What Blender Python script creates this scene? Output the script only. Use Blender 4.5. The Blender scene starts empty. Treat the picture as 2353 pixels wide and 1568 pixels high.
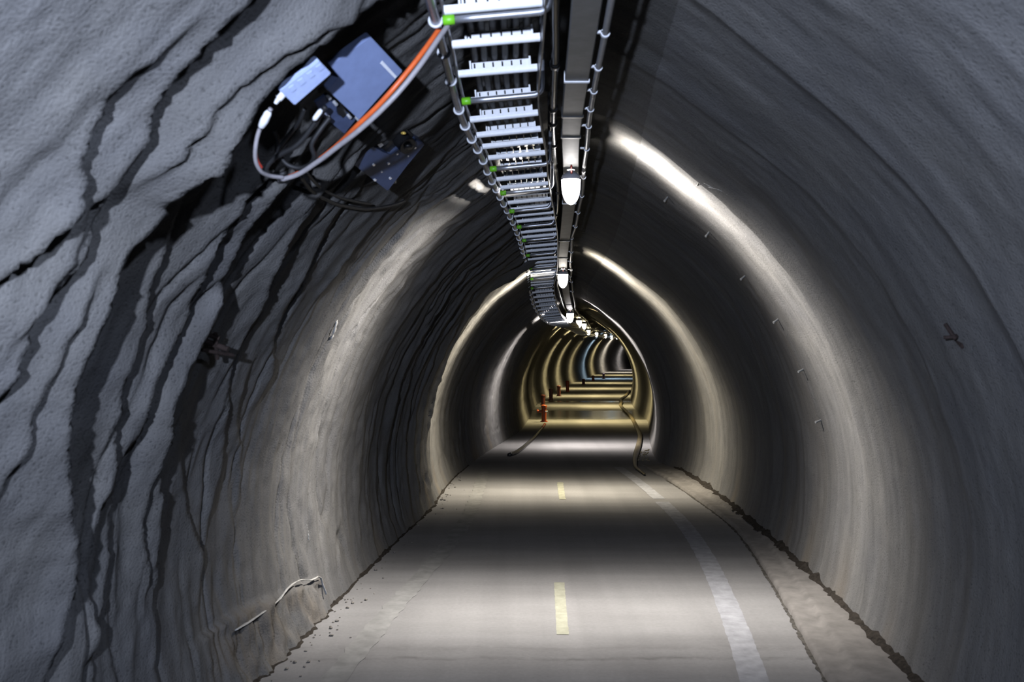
import bpy, bmesh, math, random
import numpy as np
from mathutils import Vector, Matrix

random.seed(7)
rng = np.random.default_rng(11)
SC = bpy.context.scene
COL = SC.collection
F, CX, HY, CAMH = 2240.0, 1176.5, 788.0, 1.7      # focal length (px), principal x, horizon row, eye height

# ------------------------------------------------------------------ helpers
def pchip(xs, ys):
    xs = np.array(xs, float); ys = np.array(ys, float)
    h = np.diff(xs); d = np.diff(ys) / h
    m = np.zeros_like(ys)
    m[0], m[-1] = d[0], d[-1]
    m[1:-1] = (d[:-1] * h[1:] + d[1:] * h[:-1]) / (h[1:] + h[:-1])
    def f(q):
        q = np.asarray(q, float)
        i = np.clip(np.searchsorted(xs, q, side='right') - 1, 0, len(xs) - 2)
        t = (q - xs[i]) / h[i]
        tc = np.clip(t, 0, 1)
        r = ((2*tc**3 - 3*tc**2 + 1) * ys[i] + (tc**3 - 2*tc**2 + tc) * h[i] * m[i]
             + (-2*tc**3 + 3*tc**2) * ys[i+1] + (tc**3 - tc**2) * h[i] * m[i+1])
        r = r + np.where(t < 0, t * h[i] * m[0], 0) + np.where(t > 1, (t - 1) * h[i] * m[-1], 0)
        return r
    return f

class VN:                                            # smooth 2-D value noise
    def __init__(s, seed): s.g = np.random.default_rng(seed).random((256, 256)) * 2 - 1
    def __call__(s, a, b):
        a = np.asarray(a, float); b = np.asarray(b, float)
        ia = np.floor(a).astype(int); ib = np.floor(b).astype(int)
        fa = a - ia; fb = b - ib
        fa = fa*fa*(3-2*fa); fb = fb*fb*(3-2*fb)
        g = s.g
        A, B = ia % 256, ib % 256; A1, B1 = (ia+1) % 256, (ib+1) % 256
        return (g[A, B]*(1-fa)*(1-fb) + g[A1, B]*fa*(1-fb) + g[A, B1]*(1-fa)*fb + g[A1, B1]*fa*fb)
N1, N2, N3, N4, N5 = VN(1), VN(2), VN(3), VN(4), VN(5)

def put(name, verts, faces, mat=None, parent=None, smooth=True):
    me = bpy.data.meshes.new(name)
    me.from_pydata([tuple(map(float, v)) for v in verts], [], [tuple(map(int, f)) for f in faces])
    me.update()
    if smooth and len(me.polygons):
        me.polygons.foreach_set('use_smooth', [True] * len(me.polygons))
    o = bpy.data.objects.new(name, me)
    COL.objects.link(o)
    if mat: me.materials.append(mat)
    if parent: o.parent = parent
    return o

def put_bm(name, bm, mat=None, parent=None, smooth=False, sharp=None):
    me = bpy.data.meshes.new(name)
    bmesh.ops.recalc_face_normals(bm, faces=bm.faces)
    bm.to_mesh(me); bm.free()
    if smooth:
        me.polygons.foreach_set('use_smooth', [True] * len(me.polygons))
        if sharp: me.set_sharp_from_angle(angle=math.radians(sharp))
    o = bpy.data.objects.new(name, me); COL.objects.link(o)
    if mat: me.materials.append(mat)
    if parent: o.parent = parent
    return o

def tag(o, label, cat, group=None, kind=None):
    if label: o['label'] = label
    if cat: o['category'] = cat
    if group: o['group'] = group
    if kind: o['kind'] = kind
    return o

def empty(name, loc=(0, 0, 0), rot=None):
    o = bpy.data.objects.new(name, None); COL.objects.link(o)
    o.location = loc; o.empty_display_size = .05
    if rot is not None: o.rotation_euler = rot
    return o

def structure(o):
    o['kind'] = 'structure'; return o

def bm_box(bm, c, s, bevel=0.0, seg=2, rot=None):
    r = bmesh.ops.create_cube(bm, size=1.0)
    vs = r['verts']
    M = Matrix.Translation(Vector(c)) @ (rot.to_4x4() if rot is not None else Matrix.Identity(4)) @ Matrix.Diagonal((s[0], s[1], s[2], 1))
    bmesh.ops.transform(bm, matrix=M, verts=vs)
    if bevel:
        es = list({e for v in vs for e in v.link_edges})
        bmesh.ops.bevel(bm, geom=es, offset=bevel, segments=seg, affect='EDGES', profile=.5)
    return vs

def bm_cyl(bm, a, b, r, r2=None, seg=20):
    a, b = Vector(a), Vector(b)
    d = b - a
    q = d.to_track_quat('Z', 'Y').to_matrix().to_4x4()
    bmesh.ops.create_cone(bm, cap_ends=True, segments=seg, radius1=r, radius2=r if r2 is None else r2, depth=d.length,
                          matrix=Matrix.Translation((a + b) / 2) @ q)

def bm_ball(bm, c, r, sc=(1, 1, 1), seg=14):
    bmesh.ops.create_uvsphere(bm, u_segments=seg, v_segments=max(6, seg // 2), radius=r,
                              matrix=Matrix.Translation(Vector(c)) @ Matrix.Diagonal((sc[0], sc[1], sc[2], 1)))

def sweep(path, radius, seg=12, squash=1.0, caps=True):
    """tube along a list of points; radius may be a list; returns verts, faces"""
    P = [Vector(p) for p in path]; n = len(P)
    R = radius if isinstance(radius, (list, tuple, np.ndarray)) else [radius] * n
    V, Fc = [], []
    up = Vector((0, 0, 1))
    prev = None
    for i in range(n):
        t = (P[min(i+1, n-1)] - P[max(i-1, 0)]).normalized()
        if prev is None:
            ref = up if abs(t.dot(up)) < .95 else Vector((1, 0, 0))
            a = t.cross(ref).normalized()
        else:
            a = (prev - t * prev.dot(t)).normalized()
        prev = a
        b = a.cross(t).normalized()
        for k in range(seg):
            w = 2 * math.pi * k / seg
            V.append(P[i] + a * (math.cos(w) * R[i]) + b * (math.sin(w) * R[i] * squash))
    for i in range(n - 1):
        for k in range(seg):
            k2 = (k + 1) % seg
            Fc.append((i*seg + k, i*seg + k2, (i+1)*seg + k2, (i+1)*seg + k))
    if caps:
        Fc.append(tuple(range(seg))[::-1]); Fc.append(tuple((n-1)*seg + k for k in range(seg)))
    return V, Fc

def curve_pts(pts, n=60):
    """Catmull-Rom resample of 3-D points"""
    P = np.array(pts, float)
    s = np.concatenate([[0], np.cumsum(np.linalg.norm(np.diff(P, axis=0), axis=1))])
    fs = [pchip(s, P[:, k]) for k in range(3)]
    q = np.linspace(0, s[-1], n)
    return [Vector((float(fs[0](v)), float(fs[1](v)), float(fs[2](v)))) for v in q]

def px(x, y, Y):
    """the point at depth Y seen at picture position x, y"""
    return Vector(((x - CX) * Y / F, Y, CAMH - (y - HY) * Y / F))

def on_floor(x, y, z=0.0):
    Y = F * (CAMH - z) / (y - HY)
    return Vector(((x - CX) * Y / F, Y, z))

def on_plane(x, y, p0, n):
    d = Vector(((x - CX) / F, 1, -(y - HY) / F)); o = Vector((0, 0, CAMH))
    return o + d * ((p0 - o).dot(n) / d.dot(n))

# ------------------------------------------------------------------ materials
def new_mat(name):
    m = bpy.data.materials.new(name); m.use_nodes = True
    nt = m.node_tree; nt.nodes.clear()
    out = nt.nodes.new('ShaderNodeOutputMaterial')
    b = nt.nodes.new('ShaderNodeBsdfPrincipled')
    nt.links.new(b.outputs[0], out.inputs[0])
    return m, nt, b, out
def nd(nt, typ, **kw):
    n = nt.nodes.new(typ)
    for k, v in kw.items(): setattr(n, k, v)
    return n
def noise(nt, vec, scale, detail=4, rough=.55):
    n = nd(nt, 'ShaderNodeTexNoise'); n.inputs['Scale'].default_value = scale
    n.inputs['Detail'].default_value = detail; n.inputs['Roughness'].default_value = rough
    if vec is not None: nt.links.new(vec, n.inputs['Vector'])
    return n.outputs['Fac']
def ramp(nt, fac, stops):
    r = nd(nt, 'ShaderNodeValToRGB'); nt.links.new(fac, r.inputs[0])
    e = r.color_ramp.elements
    while len(e) < len(stops): e.new(.5)
    for k, (p, c) in enumerate(stops):
        e[k].position = p; e[k].color = (c, c, c, 1) if not isinstance(c, tuple) else (*c, 1)
    return r.outputs[0]
def mixc(nt, fac, a, b, mode='MIX'):
    m = nd(nt, 'ShaderNodeMix', data_type='RGBA', blend_type=mode)
    for sock, v in ((m.inputs[0], fac), (m.inputs[6], a), (m.inputs[7], b)):
        if hasattr(v, 'is_output') or isinstance(v, bpy.types.NodeSocket): nt.links.new(v, sock)
        elif isinstance(v, (int, float)): sock.default_value = v
        else: sock.default_value = (*v, 1)
    return m.outputs[2]
def math_n(nt, op, a, b=None, c=None):
    m = nd(nt, 'ShaderNodeMath', operation=op)
    for i, v in enumerate((a, b, c)):
        if v is None: continue
        if isinstance(v, bpy.types.NodeSocket): nt.links.new(v, m.inputs[i])
        else: m.inputs[i].default_value = v
    return m.outputs[0]
def mapping(nt, vec, sc):
    m = nd(nt, 'ShaderNodeMapping'); m.inputs['Scale'].default_value = sc
    nt.links.new(vec, m.inputs['Vector']); return m.outputs[0]
def bump(nt, b, height, strength, dist):
    n = nd(nt, 'ShaderNodeBump'); n.inputs['Strength'].default_value = strength; n.inputs['Distance'].default_value = dist
    nt.links.new(height, n.inputs['Height']); nt.links.new(n.outputs[0], b.inputs['Normal'])

def shotcrete(name, base, streak=1.0):
    m, nt, b, out = new_mat(name)
    uv = nd(nt, 'ShaderNodeUVMap'); uv.uv_map = 'lining'
    tc = nd(nt, 'ShaderNodeTexCoord')
    st = noise(nt, mapping(nt, uv.outputs[0], (7.0, .8, 1)), 1.0, 6, .6)         # streaks running round the vault
    st2 = noise(nt, mapping(nt, uv.outputs[0], (26.0, 1.3, 1)), 1.0, 4, .6)
    bl = noise(nt, tc.outputs['Object'], 2.2, 5, .6)
    sp = noise(nt, tc.outputs['Object'], 95, 2, .5)
    fine = noise(nt, tc.outputs['Object'], 180, 2, .6)
    c = ramp(nt, st, [(.28, tuple(v*(1-.28*streak) for v in base)), (.72, tuple(min(1, v*(1+.18*streak)) for v in base))])
    c = mixc(nt, .32, c, ramp(nt, st2, [(.3, .62), (.7, 1.15)]), 'MULTIPLY')
    c = mixc(nt, .5, c, ramp(nt, bl, [(.3, (.72, .72, .76)), (.7, (1.12, 1.08, 1.0))]), 'MULTIPLY')
    c = mixc(nt, .65, c, ramp(nt, sp, [(.30, .35), (.40, 1.0)]), 'MULTIPLY')
    at = nd(nt, 'ShaderNodeAttribute'); at.attribute_name = 'stain'
    c = mixc(nt, at.outputs['Fac'], c, (.21, .165, .11))
    nt.links.new(c, b.inputs['Base Color'])
    b.inputs['Roughness'].default_value = .85
    b.inputs['Specular IOR Level'].default_value = .25
    h = math_n(nt, 'ADD', math_n(nt, 'MULTIPLY', sp, .7), math_n(nt, 'MULTIPLY', fine, .35))
    h = math_n(nt, 'ADD', h, math_n(nt, 'MULTIPLY', st2, .3))
    bump(nt, b, h, .55, .009)
    return m

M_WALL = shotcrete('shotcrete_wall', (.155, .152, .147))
M_CEIL = shotcrete('shotcrete_crown_shaded', (.105, .102, .096))  # same shotcrete, base colour darkened to deepen the shade around the ladder

def road():
    m, nt, b, out = new_mat('concrete_floor')
    tc = nd(nt, 'ShaderNodeTexCoord'); ob = tc.outputs['Object']
    sep = nd(nt, 'ShaderNodeSeparateXYZ'); nt.links.new(ob, sep.inputs[0])
    a = noise(nt, mapping(nt, ob, (.5, 2.2, 1)), 1.0, 7, .6)
    f = noise(nt, ob, 40, 4, .7)
    c = ramp(nt, a, [(.3, (.20, .193, .188)), (.7, (.262, .255, .249))])
    c = mixc(nt, .35, c, ramp(nt, f, [(.3, .7), (.7, 1.1)]), 'MULTIPLY')
    # tyre tracks
    tr = noise(nt, mapping(nt, ob, (3.2, .12, 1)), 1.0, 3, .5)
    c = mixc(nt, .6, c, ramp(nt, tr, [(.3, .80), (.6, 1.04)]), 'MULTIPLY')
    # ragged dark joints across the floor
    y = sep.outputs[1]
    wob = noise(nt, mapping(nt, ob, (1.6, .2, 1)), 1.0, 5, .6)
    rag = noise(nt, mapping(nt, ob, (5, 9, 1)), 1.0, 5, .7)
    for yc, wd, am in ((5.24, .035, .55), (5.42, .06, .30), (14.45, .03, .75), (20.45, .05, .7), (9.7, .05, .3)):
        d = math_n(nt, 'ABSOLUTE', math_n(nt, 'SUBTRACT', math_n(nt, 'ADD', y, math_n(nt, 'MULTIPLY', math_n(nt, 'SUBTRACT', wob, .5), .35)), yc))
        k = math_n(nt, 'SUBTRACT', 1.0, math_n(nt, 'DIVIDE', d, wd)); k = math_n(nt, 'MAXIMUM', k, 0.0)
        k = math_n(nt, 'MULTIPLY', k, ramp(nt, rag, [(.38, 0.0), (.6, am)]))
        c = mixc(nt, k, c, (.09, .085, .08))
    # the wet strip
    w1 = nd(nt, 'ShaderNodeMapRange', interpolation_type='SMOOTHSTEP'); nt.links.new(math_n(nt, 'ADD', y, math_n(nt, 'MULTIPLY', wob, .9)), w1.inputs[0])
    w1.inputs[1].default_value = 21.9; w1.inputs[2].default_value = 22.2
    w2 = nd(nt, 'ShaderNodeMapRange', interpolation_type='SMOOTHSTEP'); nt.links.new(math_n(nt, 'ADD', y, math_n(nt, 'MULTIPLY', wob, .6)), w2.inputs[0])
    w2.inputs[1].default_value = 25.0; w2.inputs[2].default_value = 24.6
    wet = math_n(nt, 'MULTIPLY', w1.outputs[0], w2.outputs[0])
    w3 = nd(nt, 'ShaderNodeMapRange', interpolation_type='SMOOTHSTEP'); nt.links.new(y, w3.inputs[0])
    w3.inputs[1].default_value = 27.6; w3.inputs[2].default_value = 27.9
    w4 = nd(nt, 'ShaderNodeMapRange', interpolation_type='SMOOTHSTEP'); nt.links.new(y, w4.inputs[0])
    w4.inputs[1].default_value = 28.8; w4.inputs[2].default_value = 28.4
    wet = math_n(nt, 'MAXIMUM', wet, math_n(nt, 'MULTIPLY', w3.outputs[0], w4.outputs[0]))
    c = mixc(nt, wet, c, mixc(nt, .85, c, (.16, .155, .14), 'MIX'))
    nt.links.new(c, b.inputs['Base Color'])
    r = nd(nt, 'ShaderNodeMix', data_type='FLOAT'); nt.links.new(wet, r.inputs[0]); r.inputs[2].default_value = .85; r.inputs[3].default_value = .13
    nt.links.new(r.outputs[0], b.inputs['Roughness'])
    nt.links.new(math_n(nt, 'ADD', math_n(nt, 'MULTIPLY', wet, .4), .08), b.inputs['Specular IOR Level'])
    bump(nt, b, math_n(nt, 'ADD', f, math_n(nt, 'MULTIPLY', rag, .7)), .12, .01)
    return m
M_FLOOR = road()

def simple(name, col, rough=.5, metal=0.0, nscale=30, namt=.18, spec=.5, bmp=0.0, coat=0.0):
    m, nt, b, out = new_mat(name)
    tc = nd(nt, 'ShaderNodeTexCoord')
    n = noise(nt, tc.outputs['Object'], nscale, 4, .6)
    c = ramp(nt, n, [(.3, tuple(v*(1-namt) for v in col)), (.7, tuple(min(1, v*(1+namt)) for v in col))])
    nt.links.new(c, b.inputs['Base Color'])
    b.inputs['Roughness'].default_value = rough; b.inputs['Metallic'].default_value = metal
    b.inputs['Specular IOR Level'].default_value = spec
    if bmp: bump(nt, b, n, bmp, .004)
    return m
M_CURB = simple('kerb_concrete', (.185, .172, .158), .85, 0, 9, .22, .2, .06)
M_DIRT = simple('dark_dirt', (.032, .027, .022), .95, 0, 40, .5, .1, .6)
M_GRIME = simple('grey_grime', (.085, .078, .068), .95, 0, 18, .5, .1)
M_STONE = simple('loose_stone', (.17, .155, .135), .9, 0, 30, .4, .2, .5)
M_WHITEPAINT = simple('worn_white_paint', (.285, .285, .297), .8, 0, 12, .2, .08)
M_FADEDPAINT = simple('faded_white_paint', (.218, .214, .205), .85, 0, 9, .2, .05)
M_YELLOWPAINT = simple('pale_yellow_paint', (.31, .305, .235), .8, 0, 16, .15, .08)
M_GALV = simple('galvanised_steel', (.91, .92, .94), .45, .0, 60, .06)
M_GALVDARK = simple('dull_steel', (.42, .43, .46), .38, .75, 40, .15)
M_RAIL = simple('weathered_steel_tube', (.30, .30, .33), .34, .7, 50, .2)
M_BLACKCABLE = simple('black_cable_sheath', (.014, .014, .015), .6, 0, 50, .2)
M_DARKPIPE = simple('dark_conduit', (.07, .07, .07), .22, .35, 40, .2)
M_SIDE = simple('dark_steel', (.10, .10, .105), .35, .5, 40, .2)
M_TRUNK = simple('grey_trunking', (.15, .148, .142), .5, .1, 9, .22)
M_GREYCABLE = simple('grey_cable_sheath', (.24, .24, .245), .4, 0, 40, .1)
M_PALECABLE = simple('pale_grey_cable', (.33, .31, .32), .45, 0, 40, .12)
M_ORANGE = simple('orange_cable_sheath', (.72, .13, .03), .4, 0, 40, .1)
M_CLIP = simple('white_plastic_clip', (.80, .81, .84), .45, 0, 40, .05)
M_GREEN = simple('green_plastic_cap', (.17, .55, .02), .4, 0, 40, .08)
M_RED = simple('red_wire', (.55, .05, .03), .4, 0, 40, .1)
M_LAMPCAP = simple('grey_lamp_cap', (.30, .30, .32), .5, 0, 40, .1)
M_BLUEPLATE = simple('blue_grey_paint', (.25, .315, .53), .42, .1, 24, .07)
M_LIGHTBLUE = simple('pale_blue_paint', (.52, .62, .95), .42, .1, 30, .1)
M_NAVY = simple('navy_paint', (.05, .068, .13), .4, .1, 30, .1)
M_BLACK = simple('black_metal', (.012, .012, .013), .35, .2, 40, .2)
M_CHROME = simple('bright_bolt', (.80, .81, .84), .25, .6, 40, .05)
M_GLINT = simple('amber_glint', (.75, .52, .12), .15, .4, 40, .1)  # colour of the yellow glint on the sensor eye
M_LABEL = simple('white_label', (.85, .86, .9), .5, 0, 40, .03)
M_RUST = simple('rusty_iron', (.03, .02, .017), .85, .1, 60, .4, .3, .4)
M_POST = simple('orange_paint', (.50, .085, .016), .45, 0, 20, .2)
M_POSTDARK = simple('dull_red_brown_paint', (.13, .028, .014), .5, 0, 20, .25)
M_HOSE = simple('muddy_hose', (.10, .08, .045), .5, 0, 25, .5, .4, .5)
M_HOSEBLACK = simple('black_hose', (.03, .029, .028), .35, 0, 25, .3, .5, .3)
M_CALC = simple('white_lime', (.46, .45, .42), .7, 0, 30, .15)
M_PIN = simple('zinc_pin', (.30, .30, .29), .45, .3, 40, .1)

def lamp_glass(name, col, s):
    m, nt, b, out = new_mat(name)
    nt.nodes.remove(b)
    e = nd(nt, 'ShaderNodeEmission'); e.inputs[0].default_value = (*col, 1); e.inputs[1].default_value = s
    t = nd(nt, 'ShaderNodeBsdfTransparent')
    a = nd(nt, 'ShaderNodeAddShader'); nt.links.new(e.outputs[0], a.inputs[0]); nt.links.new(t.outputs[0], a.inputs[1])
    nt.links.new(a.outputs[0], out.inputs[0])
    return m
M_GLOBE = lamp_glass('glowing_lamp_glass', (1, .97, 1), 3.2)
M_GLOBEWARM = lamp_glass('warm_glowing_lamp_glass', (1, .95, .80), 3.2)
M_GLOBEBLUE = lamp_glass('cool_glowing_lamp_glass', (.75, .9, 1), 3.2)

# ------------------------------------------------------------------ the tunnel
ST = [  # depth, centre x, half width, crown height
    (-9, -.80, 1.76, 3.08), (-4, -.38, 1.76, 3.08), (0, -.04, 1.76, 3.08), (3, .20, 1.76, 3.08), (4.88, .34, 1.75, 3.07), (6.12, .44, 1.74, 3.05), (8.4, .60, 1.70, 2.95),
    (10.2, .70, 1.63, 2.84), (11.1, .71, 1.62, 2.78), (12.4, .74, 1.56, 2.70), (14.0, .78, 1.42, 2.58), (16.1, 1.02, 1.36, 2.47), (18.5, 1.36, 1.33, 2.44),
    (21.1, 1.63, 1.40, 2.45), (26.1, 1.93, 1.40, 2.50), (31.1, 2.47, 1.41, 2.46), (36.1, 3.11, 1.42, 2.44), (41.1, 3.88, 1.42, 2.44),
    (46.1, 4.80, 1.42, 2.44), (51.1, 5.58, 1.42, 2.44), (56.1, 6.62, 1.42, 2.44), (61.1, 8.1, 1.42, 2.44), (67, 10.2, 1.42, 2.44), (74, 13.2, 1.42, 2.44)]
_S = np.array(ST)
fC, fW, fHc = (pchip(_S[:, 0], _S[:, k]) for k in (1, 2, 3))
HALF = np.array([(.925, -.01), (.965, .06), (.985, .12), (1.0, .24), (.985, .34), (.92, .475), (.83, .59), (.72, .69), (.575, .787), (.40, .87), (.25, .935), (.12, .98), (0, 1.0)])
PR = np.vstack([HALF * [-1, 1], (HALF * [1, 1])[::-1][1:]])
_ps = np.concatenate([[0], np.cumsum(np.linalg.norm(np.diff(PR * [1.7, 3.0], axis=0), axis=1))]); _ps = _ps / _ps[-1] * 2 - 1
pU, pV = pchip(_ps, PR[:, 0]), pchip(_ps, PR[:, 1])

RINGS = [(7.3, .02), (7.65, .03), (8.0, .03), (8.35, .04), (8.75, .03), (9.1, .045), (9.5, .04), (9.85, .05), (10.25, .06)]
_T = np.linspace(-1, 1, 801)
_A = np.arctan2(pU(_T) * 1.7, (pV(_T) - .4) * 3.0); _R = np.hypot(pU(_T) * 1.7, (pV(_T) - .4) * 3.0)
_HY = np.arange(.9, 45, .004)
def hit(x, y, off=0.0):
    """depth and arc parameter where the view ray through a picture position meets the lining"""
    X = (x - CX) / F * _HY; Z = CAMH - (y - HY) / F * _HY
    a = (X - fC(_HY)) / (fW(_HY) - off) * 1.7; b = (Z / (fHc(_HY) - off) - .4) * 3.0
    an = np.arctan2(a, b)
    out = np.hypot(a, b) > np.interp(an, _A, _R)
    j = int(np.argmax(out)) if out.any() else len(_HY) - 1
    return float(_HY[j]), float(np.interp(an[j], _A, _T))
TRACED = [  # ledges on the left wall: depth of the step, then their course
    (.12, [(900, 2), (848, 27), (759, 80), (670, 143), (594, 205), (513, 286), (464, 344), (402, 424), (371, 487), (339, 549), (286, 625), (250, 705), (216, 772), (172, 883), (149, 966), (138, 1054), (136, 1253), (141, 1420), (133, 1500)]),
    (.075, [(560, 30), (500, 80), (437, 152), (393, 210), (357, 263), (328, 312), (296, 375), (250, 450), (214, 527), (147, 638), (85, 696), (33, 794), (6, 866)]),
    (.06, [(344, 156), (286, 214), (250, 259), (214, 312), (196, 353), (179, 393), (156, 437), (120, 500), (80, 558), (27, 625), (0, 652)]),
    (.05, [(640, 330), (594, 402), (558, 446), (531, 504), (491, 558), (473, 589), (446, 661), (426, 711), (404, 761), (354, 855), (326, 921), (300, 1000)]),
    (.09, [(680, 400), (616, 469), (585, 513), (558, 562), (536, 616), (513, 670), (476, 761), (443, 822), (410, 894), (382, 966), (371, 1060), (371, 1159), (372, 1309), (376, 1447)]),
    (.045, [(800, 390), (732, 446), (696, 487), (670, 531), (643, 576), (620, 625), (598, 705), (570, 766), (548, 827), (531, 921), (520, 1032), (498, 1159)]),
    (.035, [(860, 420), (759, 513), (723, 576), (696, 625), (661, 700), (640, 770), (622, 860)]),
    (.025, [(960, 420), (880, 490), (820, 560), (770, 630)]),
    (.055, [(290, 850), (277, 883), (255, 966), (244, 1054), (215, 1150), (194, 1242), (194, 1309), (205, 1475)]),
    (.045, [(150, 730), (111, 794), (72, 860), (33, 977), (11, 1054)]),
    (.05, [(262, 1120), (238, 1242), (238, 1364), (221, 1475)]),
    (.045, [(340, 1060), (327, 1126), (315, 1253), (321, 1336)]),
    (.04, [(760, 2), (732, 13), (634, 71), (554, 125), (491, 179), (424, 250), (380, 320)]),
    (.045, [(850, 4), (714, 67), (616, 143), (540, 205), (470, 275), (430, 330)]),
    (.04, [(205, 440), (170, 491), (138, 553), (95, 620), (50, 690)]),
    (.04, [(430, 440), (405, 520), (375, 590), (340, 670), (318, 760)]),
    (.035, [(455, 830), (432, 930), (428, 1030), (440, 1180), (462, 1300)]),
    (.03, [(560, 900), (556, 1050), (550, 1200)]),
]
CREASE = []
for _a, _p in TRACED:
    q = sorted(((h[1], h[0]) for h in (hit(x, y, _a * .8) for x, y in _p)))
    q2 = [q[0]]
    for e in q[1:]:
        if e[0] > q2[-1][0] + .004: q2.append(e)
    CREASE.append((_a, q2[0][0], q2[-1][0], pchip([e[0] for e in q2], [e[1] for e in q2])))
def disp(y, t):
    """inward displacement of the sprayed lining"""
    arc = t * 4.0
    left = np.clip((.02 - t) / .12, 0, 1)
    left = left * left * (3 - 2 * left)
    d = .022 * N1(y * .9 + 7, arc * .7) + .010 * N2(y * 2.3, arc * 1.6) + .0035 * N3(y * 9, arc * 6) * (1 + left)
    d += .002 * N4(y * 22, arc * 17) * (1 + 1.2 * left)
    d += .006 * N2(y * 5.0 + 3, arc * .6 + 9) * (1 - left)
    g = N2(y * 9 + .5 * N1(y * 2, arc * 1.5), arc * .55 + 20); d += left * .010 * np.clip(g, -.2, 1) + left * .005 * N1(y * 21, arc * 1.4 + 50)
    for sc_, so_, dp_ in ((3.1, 5.0, .026), (6.3, 31.0, .016)):
        d -= left * dp_ * (.12 + .88 * np.clip((y - 2.75) / .6, 0, 1)) * (.35 + .65 * np.clip((-.22 - t) / .12, 0, 1)) * np.clip(1 - np.abs(N5(y * sc_ + .6 * N2(y * 1.1 + so_, arc * .9), arc * .42 + so_)) / (.085 + .05 * N3(arc * 2.0, y * .7 + so_)), 0, 1)
    for k, (a, t0, t1, fy_) in enumerate(CREASE):
        yc = fy_(np.clip(t, t0, t1))
        w = .035 * N3(arc * 3.1 + k * 3.7, 4.2 + k) + .013 * N3(arc * 9.0 + k * 5.1, 8.2 + k) + .007 * N4(arc * 23.0 + k * 2.3, 3.1 + k)
        am = np.clip(.95 + .6 * N4(arc * 1.7 + 11 * k, 2.5 + k) + .2 * N2(arc * 4.5 + 7 * k, 6.5 + k), .25, 1.5)
        if k == 0: am = am * (1 - .4 * np.clip((t + .36) / .06, 0, 1))
        am = am * np.clip(1 - (t0 - t) / .06, 0, 1) * np.clip(1 - (t - t1) / .06, 0, 1)
        s = y - yc - w
        rise = np.clip(1 + s / .28, 0, 1) ** 1.6
        fall = np.clip(1 - s / .03, 0, 1)
        d += a * am * np.where(s < 0, rise, fall)
    for k, (yc, a) in enumerate(RINGS):
        w = .13 * N5(arc * 1.0 + 3, k * .37 + .5) + .05 * N3(arc * 3.1 + k * 3.7, 4.2 + k) + .016 * N3(arc * 9.0 + k * 5.1, 8.2 + k)
        am = np.clip(.75 + .75 * N4(arc * 1.5 + 11 * k, 2.5 + k), .05, 1.25)
        s = y - yc - w
        d += left * a * am * np.where(s < 0, np.clip(1 + s / .26, 0, 1) ** 1.6, np.clip(1 - s / .035, 0, 1))
    # the shallow lip where the lining ends at depth 10.6 and thin construction rings on the right
    for yc, a in ((3.35, .02), (4.4, .012), (5.75, .03), (7.4, .016), (10.55, .03), (13.4, .03), (17.2, .02), (20.3, .03), (25.2, .03), (30.0, .03), (35.0, .03), (40.0, .03), (45, .03), (50, .03), (55, .03)):
        s = y - yc - .12 * N5(arc * .8 + yc, 3.3)
        d += (1 - .6 * left) * a * np.where(s < 0, np.clip(1 + s / .5, 0, 1) ** 2, np.clip(1 - s / .12, 0, 1) ** 2)
    return d

def lining(y, t, extra=0.0):
    y = np.asarray(y, float); t = np.asarray(t, float)
    c, w, h = fC(y), fW(y), fHc(y)
    e = 1e-3
    u, v = pU(t), pV(t)
    du = (pU(t + e) - pU(t - e)) * w; dv = (pV(t + e) - pV(t - e)) * h
    L = np.sqrt(du*du + dv*dv) + 1e-9
    nx, nz = dv / L, -du / L                          # inward
    base = np.clip((.985 - np.abs(t)) / .06, 0, 1)
    dd = disp(y, t) * (.35 + .65 * base) + extra
    # broken, thicker footing on the left, depth 4.4 to 6.2
    ht = np.where(y < 5.1, .36 - .03 * (y - 4.5), .33 - .115 * (y - 5.1))
    foot = (t < -.5) * np.clip((ht - v * h) / .012 + .5, 0, 1) * np.clip((y - 4.2) / .3, 0, 1) * np.clip((6.24 - y) / .05, 0, 1)
    dd = dd + foot * (.030 + .022 * N3(y * 14, v * 22) + .012 * N4(y * 33, v * 40))
    return c + u * w + nx * dd, v * h + nz * dd, foot

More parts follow.
